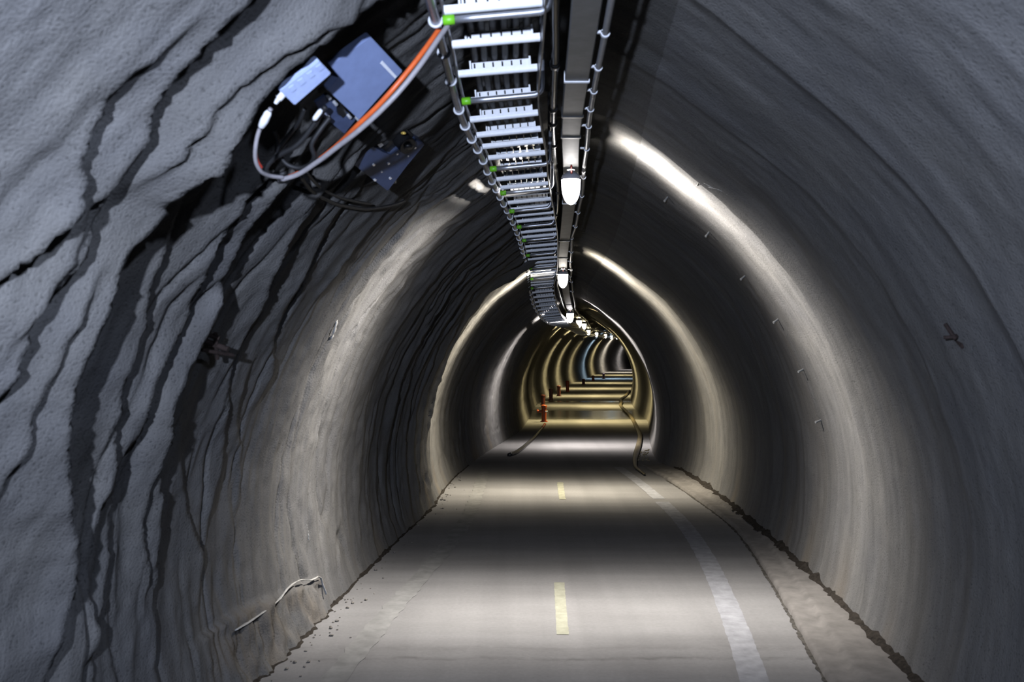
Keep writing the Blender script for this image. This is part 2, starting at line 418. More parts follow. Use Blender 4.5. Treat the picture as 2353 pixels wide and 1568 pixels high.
ys = np.concatenate([np.arange(-9, 1.4, .25), np.arange(1.4, 6.4, .016), np.arange(6.4, 11.0, .025), np.arange(11.0, 18, .05), np.arange(18, 74, .16)])
def vault(name, t0, t1, n, mat):
    ts = np.linspace(t0, t1, n)
    Y, T = np.meshgrid(ys, ts, indexing='ij')
    X, Z, ft = lining(Y, T)
    V = np.stack([X, Y, Z], -1).reshape(-1, 3)
    a, b = len(ys), n
    i = np.arange(a * b).reshape(a, b)
    Q = np.stack([i[:-1, :-1], i[:-1, 1:], i[1:, 1:], i[1:, :-1]], -1).reshape(-1, 4)
    me = bpy.data.meshes.new(name)
    me.vertices.add(len(V)); me.vertices.foreach_set('co', V.astype(np.float32).ravel())
    me.loops.add(Q.size); me.loops.foreach_set('vertex_index', Q.astype(np.int32).ravel())
    me.polygons.add(len(Q)); me.polygons.foreach_set('loop_start', np.arange(0, Q.size, 4, dtype=np.int32))
    me.update(calc_edges=True)
    me.polygons.foreach_set('use_smooth', np.ones(len(Q), bool))
    uv = me.uv_layers.new(name='lining')
    UV = np.stack([Y, T * 4.0], -1).reshape(-1, 2)
    uv.data.foreach_set('uv', UV[Q.ravel()].astype(np.float32).ravel())
    st = me.attributes.new('stain', 'FLOAT', 'POINT')
    ht = Z
    rust = np.clip(N2(Y * 3.2 + 40, T * 3) - .35, 0, 1) * np.clip((.55 - ht) / .5, 0, 1) * 1.3
    drip = np.clip(N1(Y * 6.5 + 13, T * .8 + 5) - .42, 0, 1) * 1.1 * np.clip((Y - 6.2) / 1.0, 0, 1)
    st.data.foreach_set('value', np.clip(ft * (.12 + .25 * N3(Y * 7, ht * 9)) + rust * .5 + drip * .35, 0, .8).astype(np.float32).ravel())
    me.validate()
    o = bpy.data.objects.new(name, me); COL.objects.link(o); me.materials.append(mat)
    return structure(o)
wall_left = vault('wall_left', -1.0, -.10, 160, M_WALL)
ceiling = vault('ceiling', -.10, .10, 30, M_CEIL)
wall_right = vault('wall_right', .10, 1.0, 130, M_WALL)

# floor
fy = np.concatenate([np.arange(-9, 74.1, .5)])
V, Fc = [], []
for k, y in enumerate(fy):
    c, w = float(fC(y)), float(fW(y))
    V += [(c - w * 1.06, y, 0), (c, y, 0), (c + w * 1.06, y, 0)]
    if k:
        a = 3 * k
        Fc += [(a-3, a-2, a+1, a), (a-2, a-1, a+2, a+1)]
floor = structure(put('floor', V, Fc, M_FLOOR))

def ribbon(path, width, z, n=80, jag=.0, fade=None):
    P = curve_pts([(x, y, z) for x, y in path], n)
    V, Fc = [], []
    for i, p in enumerate(P):
        t = (P[min(i+1, n-1)] - P[max(i-1, 0)]); t.z = 0; t.normalize()
        s = Vector((t.y, -t.x, 0))
        w = width / 2
        V += [p - s * (w + random.uniform(-jag, jag)), p + s * (w + random.uniform(-jag, jag))]
        if i: Fc.append((2*i-2, 2*i-1, 2*i+1, 2*i))
    return V, Fc
def mark(name, path, width, mat, label, z=.003, n=80, jag=.004):
    o = put(name, *ribbon(path, width, z, n, jag), mat, floor, False); o['label'] = label; o['kind'] = 'structure'; return o
mark('lane_line', [(1.02, 3.4), (1.217, 4.88), (1.385, 6.22), (1.535, 7.74), (1.61, 9.24), (1.60, 10.4)], .145, M_WHITEPAINT, 'worn white edge line on the right of the floor', n=140)
mark('lane_line', [(1.60, 10.6), (1.55, 11.8), (1.45, 13.3)], .13, M_WHITEPAINT, 'short far piece of the white edge line on the right', n=40)
mark('lane_line', [(-.92, 4.6), (-.80, 5.9), (-.60, 7.6), (-.46, 9.0), (-.39, 11.1), (-.36, 13.3)], .14, M_FADEDPAINT, 'faded edge line on the left of the floor', n=120, jag=.012)
mark('center_dash', [(.295, 5.67), (.334, 6.90)], .072, M_YELLOWPAINT, 'pale yellow dash near the camera', n=30, jag=.002)
mark('center_dash', [(.545, 10.55), (.585, 11.85)], .072, M_YELLOWPAINT, 'faint yellow dash further in', n=30, jag=.005)

# kerb strip along the right wall
KE = pchip([-9, 0, 3, 4.88, 6.6, 7.74, 8.8, 10.4, 11.8, 12.6, 13.6], [.45, 1.0, 1.36, 1.576, 1.80, 1.93, 2.02, 2.0, 1.93, 1.86, 1.80])
ky = np.arange(-4, 13.6, .06)
V, Fc = [], []
for k, y in enumerate(ky):
    e = float(KE(y)) + .010 * float(N3(y * 6, 1.5)); r = float(fC(y) + fW(y) * .985)
    hh = .055 * min(1, (13.7 - y) / 1.2)
    ring = [(e, y, -.01), (e + .006, y, hh * .55), (e + .03, y, hh * .72), (e + .135, y, hh * .62 + .004 * float(N2(y * 4, 2))), (e + .155, y, hh * .95), (e + .18, y, hh), ((e + r) / 2 + .08, y, hh + .006 * float(N2(y * 3, 7))), (r + .05, y, hh)]
    V += ring
    if k:
        a = 8 * k
        Fc += [(a-8+q, a-8+q+1, a+q+1, a+q) for q in range(7)]
kerb = structure(put('trim_1', V, Fc, M_CURB)); _q = np.arange(3.5, 12.4, .5)
mark('joint_line', [(float(KE(v)) - .006, float(v)) for v in _q], .024, M_GRIME, 'dark dirty joint along the foot of the kerb', .004, 260, .009)
kerb['label'] = 'low concrete kerb between floor and right wall'

# dirt heaped in the corner along both walls, and loose stones
def dirt(side, y0, y1, name, label, wmax):
    V, Fc = [], []
    q = np.arange(y0, y1, .02); XS = lining(q, np.full(len(q), -.992 if side < 0 else .985))[0]
    for k, y in enumerate(q):
        x = float(XS[k])
        w = wmax * (.35 + .65 * abs(float(N3(y * 5, 3.1 + side))) + .5 * max(0, float(N4(y * 23, 1.7))))
        h = w * (.7 + .3 * float(N2(y * 9, 5)))
        z0 = 0 if side < 0 else .053 * min(1, max(0, (13.7 - y) / 1.2))
        V += [(x + side * .05, y, z0 + h), (x, y, z0 + h * .8), (x - side * w * .5, y, z0 + h * .35), (x - side * w, y, z0 - .004)]
        if k:
            a = 4 * k
            Fc += [(a-4+j, a-4+j+1, a+j+1, a+j) for j in range(3)]
    o = put(name, V, Fc, M_DIRT); return tag(o, label, 'dirt', None, 'stuff')
dirt(-1, 2.5, 13.5, 'dirt', 'dark dirt gathered along the foot of the left wall', .028)
dirt(1, 2.5, 13.0, 'dirt', 'dark ragged dirt along the foot of the right wall', .055)
bm = bmesh.new()
for k in range(90):
    if k < 60: y = random.choice([random.uniform(4.6, 7.5), random.uniform(10.2, 12.4)])
    else: y = random.uniform(4.5, 12.5)
    x = float(lining(y, -.99)[0]) + .04 + abs(random.gauss(0, .09))
    r = random.choice([.004, .005, .006, .008, .012])
    M = Matrix.Translation((x, y, r * .45)) @ Matrix.Rotation(random.uniform(0, 3), 4, 'Z') @ Matrix.Diagonal((1.3, .9, .6, 1))
    bmesh.ops.create_icosphere(bm, subdivisions=1, radius=r, matrix=M)
tag(put_bm('gravel', bm, M_STONE), 'loose gravel scattered on the floor beside the left wall', 'gravel', None, 'stuff')

# ------------------------------------------------------------------ services under the crown
tX = pchip([-2, 2.98, 5.37, 6.12, 11.1, 16.1, 21.1, 26.1, 31.1, 36.1, 41.1, 46.1, 51.1, 56.1, 61.1], [.05, .234, .323, .37, .58, .96, 1.45, 1.93, 2.44, 3.13, 3.94, 4.70, 5.50, 6.5, 7.9])
tH = pchip([-2, 3, 6.12, 8.5, 11.1, 13, 14.2, 16.1, 21.1, 26.1, 31.1, 36.1, 41.1, 46.1, 61], [1.10, 1.08, 1.085, 1.0, .84, .76, .66, .545, .54, .57, .46, .43, .41, .40, .40])
lX = pchip([-2, 3.25, 4.0, 4.5, 5, 5.7, 6.12, 8, 11.1, 13, 14, 15, 16.1, 18, 21.1, 26.1, 31.1, 36.1, 41.1, 46.1, 51.1, 61], [-.12, -.053, -.046, -.012, .023, .057, .085, .215, .355, .41, .49, .61, .76, 1.03, 1.30, 1.77, 2.29, 2.98, 3.80, 4.55, 5.35, 7.6])
lH = pchip([-2, 3.25, 3.95, 4.2, 5, 5.7, 8, 11.1, 13, 14, 15, 16.1, 18, 21.1, 26.1, 31.1, 36.1, 61], [1.02, 1.005, 1.0, .975, .965, .965, .93, .80, .715, .55, .42, .345, .32, .33, .33, .28, .26, .25])
ROLL = .085
def lframe(y):
    p = Vector((float(lX(y)), y, CAMH + float(lH(y))))
    q = Vector((float(lX(y + .05)), y + .05, CAMH + float(lH(y + .05))))
    f = (q - p).normalized()
    s = Vector((math.cos(ROLL), 0, math.sin(ROLL))); s = (s - f * s.dot(f)).normalized()
    return p, s, f, s.cross(f).normalized()          # origin, right, forward, up
def lpt(y, a, b):
    p, s, f, u = lframe(y); return p + s * a + u * b
YEND = 56.0
ly = list(np.arange(.8, 18, .15)) + list(np.arange(18, YEND, .5))
lad = empty('cable_ladder', (float(lX(3)), 3.0, CAMH + float(lH(3))))
tag(lad, 'long galvanised cable ladder with white rungs hanging under the tunnel crown', 'cable ladder')
inv = Matrix.Translation(-lad.location)
def under(o, root):                                   # keep world coordinates of a part under a placed root
    o.data.transform(Matrix.Translation(-root.location)); o.parent = root; return o
def tube(name, path, r, mat, parent=None, seg=12, squash=1.0):
    o = put(name, *sweep(path, r, seg, squash), mat)
    if parent is not None: under(o, parent)
    return o
rl = tube('side_rail', [lpt(y, -.182, .012) for y in ly], .016, M_RAIL, lad); rl['label'] = 'left round side rail of the ladder'
tube('side_rail', [lpt(y, -.152, .026) for y in ly], .007, M_RAIL, lad)
V, Fc = [], []
for k, y in enumerate(ly):
    V += [lpt(y, .150, -.034), lpt(y, .150, .018), lpt(y, .156, .018), lpt(y, .156, -.034)]
    if k:
        a = 4 * k
        Fc += [(a-4+j, a-4+(j+1) % 4, a+(j+1) % 4, a+j) for j in range(4)]
o = under(put('side_plate', V, Fc, M_SIDE, None, False), lad); o['label'] = 'right flat side plate of the ladder'
# a rung with its slotted flange
bm = bmesh.new()
prof = []
for k in range(15):
    w = math.pi * (k / 14.0)
    prof.append((-.0135 * math.cos(w), -.012 * math.sin(w)))
prof = [(-.0135, .012)] + prof + [(.0135, .012)]
va = [bm.verts.new((-.147, p[0], p[1])) for p in prof]; vb = [bm.verts.new((.147, p[0], p[1])) for p in prof]
for k in range(len(prof)):
    k2 = (k + 1) % len(prof); bm.faces.new((va[k], va[k2], vb[k2], vb[k]))
bm.faces.new(va[::-1]); bm.faces.new(vb)
rung0 = put_bm('rung', bm, M_GALV, lad, True, 50)
bm = bmesh.new()
bw = .226 / 6.5
x = -.102
for k in range(7):
    wd = bw * (.5 if k == 0 else 1)
    bm_box(bm, (x + wd / 2, .028, .034), (wd - .0055, .003, .020), .001, 1); x += wd
bm_box(bm, (.011, .028, .0235), (.226, .003, .0025))
bm_box(bm, (.011, .028, .0445), (.226, .003, .0025))
bm_box(bm, (-.100, .006, .022), (.006, .012, .05)); bm_box(bm, (.122, .006, .022), (.006, .012, .05))
fl0 = put_bm('slotted_flange', bm, M_GALV, rung0); fl0['label'] = 'slotted flange behind the rung'
ry = [3.25 - .33 * k for k in range(3, 0, -1)] + [3.25, 3.62, 3.98, 4.2, 4.46, 4.72, 5.02, 5.35, 5.68]
while ry[-1] < YEND - .4: ry.append(ry[-1] + .3)
def rung_matrix(y):
    p, s, f, u = lframe(y)
    M = Matrix((s, f, u)).transposed().to_4x4(); M.translation = p - lad.location
    return M
seen = [y for y in ry if y > 2.8]
for k, y in enumerate(seen[:99]):
    if k == 0: r, fl = rung0, fl0
    else:
        r = rung0.copy(); COL.objects.link(r); r.parent = lad
        fl = fl0.copy(); COL.objects.link(fl); fl.parent = r
    r.matrix_local = rung_matrix(y)
rest = seen[99:] + [y for y in ry if y <= 2.8]
V, Fc = [], []
me0 = rung0.data
for y in rest:
    M = rung_matrix(y); b = len(V)
    V += [M @ v.co for v in me0.vertices]; Fc += [tuple(b + i for i in p.vertices) for p in me0.polygons]
    me1 = fl0.data; b = len(V)
    V += [M @ v.co for v in me1.vertices]; Fc += [tuple(b + i for i in p.vertices) for p in me1.polygons]
o = put('far_rungs', V, Fc, M_GALV, lad, False); o['kind'] = 'stuff'; o['label'] = 'small far rungs of the ladder'
# collars round the left rail
bm = bmesh.new()
cv, cf = sweep([Vector((-.182 + .0195 * math.cos(a), 0, .012 + .0195 * math.sin(a))) for a in np.linspace(0, 2 * math.pi, 25)], .005, 8)
col0 = put('rail_collar', cv, cf, M_CLIP, lad)
for k, y in enumerate([v + .11 for v in seen[:60]]):
    c = col0 if k == 0 else col0.copy()
    if k: COL.objects.link(c); c.parent = lad
    c.matrix_local = rung_matrix(y)
# cables lying in the ladder
ordn = ['leftmost', 'second from left', 'third from left', 'third from right', 'second from right', 'rightmost']
for k in range(6):
    a = -.082 + .0385 * k
    o = tube('power_cable', [lpt(y, a + .003 * float(N2(y * .5, k)), .0605 + .002 * float(N3(y * .8, k))) for y in ly], .0125, M_BLACKCABLE, None, 10)
    tag(o, 'black cable lying on the ladder rungs, %s of six' % ordn[k], 'cable', 'black cables lying in the cable ladder')
# hangers: a bent steel arm with a green cap
hy = [2.93, 3.90, 5.2, 6.03, 6.8, 7.6, 8.4, 9.4, 10.4, 11.5, 12.7]
hw = ['nearest of the row', 'second from the camera', 'third from the camera', 'beside the nearest glowing lamp', 'just beyond the nearest glowing lamp', 'sixth from the camera', 'seventh from the camera',
      'eighth from the camera', 'ninth from the camera', 'beside the second glowing lamp', 'last before the ladder dips']
for k, y in enumerate(hy):
    p, s, f, u = lframe(y)
    t = empty('hanger_bracket', p)
    tag(t, 'steel hanger arm with green end cap under the ladder, ' + hw[k], 'bracket', 'hanger arms with green caps under the cable ladder')
    q0 = .135 if k < 4 else .103
    arm = [(-.135, -.024), (-.05, -.024), (q0 - .035, -.024)] + [(q0 + .035 * math.sin(a), -.024 + .035 * (1 - math.cos(a))) for a in np.linspace(.1, math.pi / 2, 6)]
    path = [p + s * a + u * b for a, b in arm]
    top = float(lining(y, .03)[1])
    path.append(Vector((path[-1].x, y, top + .02)))
    tube('arm', path, .0115, M_GALVDARK, t)
    cp = tube('end_cap', [p + s * a + u * -.024 for a in (-.155, -.152, -.12, -.118)], [.010, .0155, .0155, .013], M_GREEN, t, 14); cp['label'] = 'green plastic end cap'

# trunking strip
trk = empty('cable_trunking', (float(tX(3)), 3, CAMH + float(tH(3))))
tag(trk, 'flat grey metal trunking strip carrying the lamps beside the cable ladder', 'trunking')
ty = list(np.arange(.8, 18, .2)) + list(np.arange(18, YEND, .5))
V, Fc = [], []
for k, y in enumerate(ty):
    x, z = float(tX(y)), CAMH + float(tH(y))
    V += [(x + a, y, z + b) for a, b in ((-.049, .05), (-.049, .004), (-.045, 0), (.045, 0), (.049, .004), (.049, .05))]
    if k:
        a = 6 * k
        Fc += [(a-6+j, a-6+(j+1) % 6, a+(j+1) % 6, a+j) for j in range(6)]
o = under(put('body', V, Fc, M_TRUNK, None, False), trk)
for y in (4.05, 4.7, 5.18, 7.35, 9.2, 10.25, 12.6, 15.2):
    bm = bmesh.new(); x, z = float(tX(y)), CAMH + float(tH(y))
    bm_box(bm, (x, y, z - .003), (.1, .022, .007), .001, 1); bm_box(bm, (x - .051, y, z + .02), (.004, .022, .05)); bm_box(bm, (x + .051, y, z + .02), (.004, .022, .05))
    o = under(put_bm('strap', bm, M_GALV if y in (4.05, 7.35) else M_BLACK), trk)
    if y in (4.05, 7.35): o['label'] = 'pale metal strap across the trunking'
    else: o['label'] = 'black strap across the trunking'
# ceiling rods that carry ladder and trunking
# conduits either side of the trunking
def side_path(off, up, wig=0.0, seed=0):
    return [Vector((float(tX(y)) + off + wig * float(N2(y * 1.3, seed + .5)), y, CAMH + float(tH(y)) + up + wig * .8 * float(N3(y * 1.1, seed)))) for y in ly]
cd = empty('conduit_pipe', (float(tX(3)) - .09, 3, CAMH + float(tH(3))))
tag(cd, 'glossy dark conduit pipe with couplings between cable ladder and trunking', 'conduit')
cpth = side_path(-.095, .03, .012, 3)
tube('pipe', cpth, .0165, M_DARKPIPE, cd)
for y in (3.9, 4.62, 4.95, 5.5, 7.0, 8.0, 9.0, 10.0, 10.6, 11.5, 12.5):
    c = Vector((float(tX(y)) - .095 + .012 * float(N2(y * 1.3, 3.5)), y, CAMH + float(tH(y)) + .03 + .0096 * float(N3(y * 1.1, 3))))
    tube('coupling', [c + Vector((0, d, 0)) for d in (-.022, -.02, .02, .022)], [.018, .0225, .0225, .018], M_BLACK, cd, 16)
gc = empty('grey_cable', (float(tX(3)) + .08, 3, CAMH + float(tH(3))))
tag(gc, 'wavy grey cable clipped along the right edge of the trunking', 'cable')
gp = side_path(.085, .018, .020, 9)
tube('sheath', gp, .0125, M_GREYCABLE, gc)
for y in [3.02, 3.42, 3.86, 4.25, 4.60, 4.95, 5.5, 6.4, 7.1, 7.8, 8.5, 9.2, 9.9, 10.6, 11.3, 12.0, 12.8, 13.6]:
    c = Vector((float(tX(y)) + .085 + .020 * float(N2(y * 1.3, 9.5)), y, CAMH + float(tH(y)) + .018 + .016 * float(N3(y * 1.1, 9))))
    bm = bmesh.new()
    bm_cyl(bm, c + Vector((0, -.008, 0)), c + Vector((0, .008, 0)), .0165, None, 16)
    bm_box(bm, (c.x - .022, y, c.z + .004), (.03, .016, .010), .002, 1)
    under(put_bm('clip', bm, M_CLIP, None, True, 40), gc)

# ------------------------------------------------------------------ lamps
WHITE, WARM, GREY, YEL, BLUE = (1, .955, .91), (1, .91, .74), (1, .94, .92), (1, .83, .42), (.55, .78, 1)
LP = [(1.12, (.62, .73, 1), .8), (6.12, WHITE, 1.0), (11.1, WARM, .85), (16.1, GREY, .85), (21.1, YEL, .9), (26.1, YEL, .95), (31.1, YEL, .95), (36.1, YEL, .95), (41.1, YEL, .95), (46.1, BLUE, .8),
      (51.1, YEL, .95), (56.0, WARM, .8), (61.1, GREY, .45)]
LP_WATT = 560.0
def light_nodes(L, sig):
    """luminaire that throws its light across the tunnel in a fan (photometric distribution about the tunnel axis)"""
    L.use_nodes = True
    nt = L.node_tree; nt.nodes.clear()
    out = nd(nt, 'ShaderNodeOutputLight'); e = nd(nt, 'ShaderNodeEmission')
    tc = nd(nt, 'ShaderNodeTexCoord'); sep = nd(nt, 'ShaderNodeSeparateXYZ')
    nt.links.new(tc.outputs['Normal'], sep.inputs[0])
    q = math_n(nt, 'DIVIDE', sep.outputs[1], sig)
    q = math_n(nt, 'MULTIPLY', math_n(nt, 'MULTIPLY', q, q), -.5)
    g = math_n(nt, 'ADD', math_n(nt, 'MULTIPLY', math_n(nt, 'EXPONENT', q), 1.0), .004)
    dn = math_n(nt, 'POWER', math_n(nt, 'MAXIMUM', math_n(nt, 'MULTIPLY', sep.outputs[2], -1.0), 0.0), 1.5)
    g = math_n(nt, 'MULTIPLY', g, math_n(nt, 'ADD', .85, math_n(nt, 'MULTIPLY', dn, .75)))
    nt.links.new(g, e.inputs[1]); nt.links.new(e.outputs[0], out.inputs[0])
ord2 = ['', 'nearest', 'second nearest', 'third nearest, at the bend', 'fourth', 'fifth', 'sixth', 'seventh', 'eighth', 'bluish ninth', 'tenth', 'eleventh']
for k, (y, colr, s) in enumerate(LP):
    if y < YEND + 1:
        x, z = float(tX(y)), CAMH + float(tH(y))
    else:
        x, z = float(fC(y)) - .2, 2.15
    zc = z - .059                                      # globe shoulder
    if 2 < y < YEND + 1:
        t = empty('tunnel_lamp', (x, y, z))
        tag(t, '%s glowing capsule lamp from the camera, hanging from the trunking' % ord2[k], 'lamp', 'lamps hanging along the tunnel crown')
        pr = [(.0, -.160), (.013, -.157), (.026, -.148), (.038, -.133), (.047, -.113), (.054, -.088), (.0585, -.055), (.0595, -.02), (.0595, 0.0), (.057, .004)]
        bm = bmesh.new(); ns = 28
        rings = [[bm.verts.new((x + r * math.cos(2*math.pi*j/ns), y + r * math.sin(2*math.pi*j/ns), zc + h)) for j in range(ns)] if r > 0 else [bm.verts.new((x, y, zc + h))] for r, h in pr]
        for a, b in zip(rings[:-1], rings[1:]):
            for j in range(ns):
                j2 = (j + 1) % ns
                bm.faces.new((a[0], b[j], b[j2]) if len(a) == 1 else (a[j], a[j2], b[j2], b[j]))
        gm = M_GLOBEBLUE if colr == BLUE else (M_GLOBEWARM if colr == YEL else M_GLOBE)
        g = under(put_bm('globe', bm, gm, None, True), t); g['label'] = 'glowing white glass globe'
        bm = bmesh.new()
        pr = [(.0605, -.004), (.0605, .012), (.054, .026), (.036, .040), (.022, .046), (.022, .056)]
        rings = [[bm.verts.new((x + r * math.cos(2*math.pi*j/ns), y + r * math.sin(2*math.pi*j/ns), zc + h)) for j in range(ns)] for r, h in pr]
        for a, b in zip(rings[:-1], rings[1:]):
            for j in range(ns):
                j2 = (j + 1) % ns; bm.faces.new((a[j], a[j2], b[j2], b[j]))
        under(put_bm('cap', bm, M_LAMPCAP, None, True, 40), t)
        if k <= 3:
            w = tube('lead_wire', curve_pts([(x, y - .052, zc + .028), (x - .002, y - .085, zc + .034), (x - .006, y - .13, zc + .045), (x - .007, y - .16, zc + .056)], 14), .0055, M_RED, t, 8); w['label'] = 'red lead wire'
    L = bpy.data.lights.new('tunnel_lamp_light', 'POINT')
    L.energy = LP_WATT * s; L.color = colr; L.shadow_soft_size = .035
    light_nodes(L, .42 if k == 0 else .23 if k < 4 else .28)
    lo = bpy.data.objects.new('lamp_light', L); COL.objects.link(lo); lo.location = (x, y, zc - .035)
    if 2 < y < YEND + 1:
        lo.location = (0, 0, zc - .035 - z); lo.parent = t

# ------------------------------------------------------------------ equipment on the left of the crown
def vaultpt(y, t, off=0.0):
    x, z, _ = lining(y, t, off); return Vector((float(x), float(y), float(z)))
def hit_vault(x, y, off=0.0):
    Y, t = hit(x, y, off)
    for _ in range(4):                                 # settle on the displaced lining
        g = vaultpt(Y, t, off); b0 = float(disp(np.array(Y), np.array(t)))
        Y, t = hit(x, y, off + b0)
    return px(x, y, Y), t
def hit_flat(x, y):
    Y, t = hit(x, y); return px(x, y, Y), t
def normal_at(y, t):
    a = vaultpt(y, t - .05); b = vaultpt(y, t + .05)
    d = (b - a); n = Vector((d.z, 0, -d.x)).normalized()
    return n
def slab(name, pix, p0, n, thick, mat, parent, bev=.003):
    """prism: outline given in picture positions on the plane p0,n, thickness away from the viewer"""
    pts = [on_plane(x, y, p0, n) for x, y in pix]
    bm = bmesh.new()
    f = [bm.verts.new(p) for p in pts]; bk = [bm.verts.new(p - n * thick) for p in pts]
    bm.faces.new(f); bm.faces.new(bk[::-1])
    for i in range(len(f)):
        j = (i + 1) % len(f); bm.faces.new((f[i], bk[i], bk[j], f[j]))
    if bev: bmesh.ops.bevel(bm, geom=bm.edges[:], offset=bev, segments=2, affect='EDGES', clamp_overlap=True)
    return under(put_bm(name, bm, mat), parent)
def stud(name, x, y, p0, n, r, h, mat, parent, sc=None):
    p = on_plane(x, y, p0, n)
    bm = bmesh.new(); bm_cyl(bm, p - n * .004, p + n * h, r, r * .85, 12)
    return under(put_bm(name, bm, mat, None, True, 40), parent)

# big plate box
hp, ht_ = hit_flat(840, 185)
n1 = (normal_at(hp.y, ht_) + Vector((.05, -.55, -.1))).normalized()
ro1 = hp + n1 * .21
eq = empty('control_box', hp)
tag(eq, 'blue grey stepped control box mounted on the left of the tunnel crown', 'control box')
slab('housing', [(851, 84), (926, 164), (826, 276), (752, 207), (781, 177), (758, 150)], ro1, n1, .03, M_BLUEPLATE, eq, .003)
slab('label_strip', [(879, 140), (912, 176), (908, 181), (874, 146)], ro1 + n1 * .0015, n1, .002, M_LABEL, eq, 0)['label'] = 'white label strip'
slab('mounting_plate', [(724, 236), (752, 216), (818, 276), (792, 308), (742, 268)], ro1 - n1 * .03, n1, .012, simple('dark_blue_paint', (.06, .08, .15), .4, .1), eq, .002)['label'] = 'dark blue mounting plate'
for x, y in ((754, 222), (769, 236), (750, 264), (801, 266), (820, 271)):
    stud('bolt', x, y, ro1 - n1 * .022, n1, .0065, .012, M_CHROME, eq)
slab('socket', [(772, 247), (786, 240), (800, 262), (788, 275), (774, 262)], ro1 - n1 * .026, n1, .02, M_BLACK, eq, .004)
for d in ((853, 90), (760, 200)):
    p = on_plane(*d, ro1, n1) * 1.0
    bm = bmesh.new(); c = ro1.lerp(p, .6); bm_cyl(bm, c - n1 * .08, c - n1 * .36, .009, None, 10)
    under(put_bm('standoff', bm, M_BLACK), eq)

# small pale box
hp2, ht2 = hit_flat(700, 190)
n2 = (normal_at(hp2.y, ht2) + Vector((.0, -.5, -.1))).normalized()
ro2 = hp2 + n2 * .23
sb = empty('junction_box', hp2)
tag(sb, 'small pale blue junction box beside the stepped control box', 'junction box')
slab('housing', [(642, 208), (733, 139), (762, 170), (678, 243)], ro2, n2, .03, M_LIGHTBLUE, sb, .003)
slab('base', [(656, 220), (732, 162), (756, 184), (686, 243)], ro2 - n2 * .028, n2, .16, M_BLACK, sb, .003)['label'] = 'base of the box, blackened for the shadow behind it'  # black colour stands in for the shadow behind the box
# raised pattern of ridges on its lid
for a in range(4):
    x0, y0 = 662 + 21 * a, 203 - 16 * a
    slab('lid_ridge', [(x0, y0), (x0 + 13, y0 - 9), (x0 + 22, y0 + 2), (x0 + 9, y0 + 12)], ro2 + n2 * .003, n2, .006, M_LIGHTBLUE, sb, .002)
p = on_plane(640, 226, ro2 - n2 * .02, n2); q = on_plane(620, 258, ro2 - n2 * .02, n2)
bm = bmesh.new(); bm_cyl(bm, on_plane(651, 214, ro2 - n2 * .02, n2), p, .012, None, 14); bm_cyl(bm, p, p.lerp(q, .35), .009, .006, 14)
under(put_bm('cable_gland', bm, M_GALV, None, True, 40), sb)

# lower navy box with a round lamp
hp3, ht3 = hit_flat(890, 380)
n3 = (normal_at(hp3.y, ht3) + Vector((.05, -.6, -.1))).normalized()
ro3 = hp3 + n3 * .16
nb = empty('sensor_box', hp3)
tag(nb, 'navy sensor box with round black eye below the stepped control box', 'sensor box')
slab('housing', [(809, 376), (848, 330), (880, 350), (898, 358), (912, 344), (958, 322), (977, 333), (936, 380), (892, 440)], ro3, n3, .07, M_NAVY, nb, .004)
for x, y, r in ((858, 378, .008), (892, 375, .008), (876, 394, .0045), (861, 413, .008), (896, 409, .008), (912, 353, .006), (937, 358, .005), (953, 339, .0065), (812, 376, .004)):
    stud('bolt', x, y, ro3, n3, r * .9, .006, M_CHROME, nb)
c = on_plane(928, 326, ro3, n3)
bm = bmesh.new(); bm_cyl(bm, c - n3 * .05, c + n3 * .035, .040, .038, 28)
under(put_bm('eye', bm, M_BLACK, None, True, 40), nb)['label'] = 'round black eye'
bm = bmesh.new(); bm_ball(bm, c + n3 * .034, .024, (1, 1, .6), 18)
under(put_bm('lens', bm, M_BLACK, None, True), nb)
gl = on_plane(927, 306, ro3 + n3 * .036, n3)  # yellow glint on the eye, put in as an amber-coloured bead
bm = bmesh.new(); bm_ball(bm, gl, .0085, (1.4, 1, .8), 12)
under(put_bm('glint', bm, M_GLINT, None, True), nb)['label'] = 'amber bead for the yellow glint on the eye'
slab('hood', [(880, 345), (918, 286), (952, 312), (925, 338), (900, 356)], ro3 - n3 * .02, n3, .05, M_BLACK, nb, .004)['label'] = 'black hood behind the eye'
slab('side_rib', [(806, 374), (843, 328), (849, 332), (812, 378)], ro3 + n3 * .006, n3, .03, M_NAVY, nb, .002)
slab('tab', [(866, 332), (874, 326), (882, 334), (874, 340)], ro3 - n3 * .01, n3, .01, M_GALVDARK, nb, .001)['label'] = 'steel tab'
bm = bmesh.new(); bm_box(bm, ro3 - n3 * .14, (.06, .06, .14), .004); under(put_bm('standoff', bm, M_BLACK), nb)

# cables from the ladder to the boxes
def cab(name, pts, r, mat, label, n=90):
    o = tube(name, curve_pts([px(*p) for p in pts], n), r, mat, None, 12)
    return tag(o, label, 'cable')
cab('orange_cable', [(1040, 20, 3.12), (1003, 76, 3.08), (950, 148, 3.05), (905, 203, 3.05), (865, 247, 3.08), (826, 284, 3.12), (775, 334, 3.24), (725, 373, 3.31), (682, 400, 3.35), (651, 412, 3.36)], .0085, M_ORANGE, 'orange cable sweeping from the ladder past the control box')
cab('pale_grey_cable', [(1045, 36, 3.10), (1009, 87, 3.06), (958, 160, 3.03), (913, 215, 3.03), (870, 259, 3.05), (828, 297, 3.09), (775, 338, 3.17), (724, 376, 3.24), (682, 402, 3.29), (640, 415, 3.31)], .0085, M_PALECABLE, 'pale grey cable running beside the orange cable')
cab('looped_cable', [(622, 250, 2.771), (608, 275, 2.809), (594, 305, 2.837), (587, 340, 2.864), (588, 372, 2.902), (598, 392, 2.939), (620, 404, 2.995), (650, 408, 3.041)], .0062, M_PALECABLE, 'pale looped cable dropping from the junction box gland')
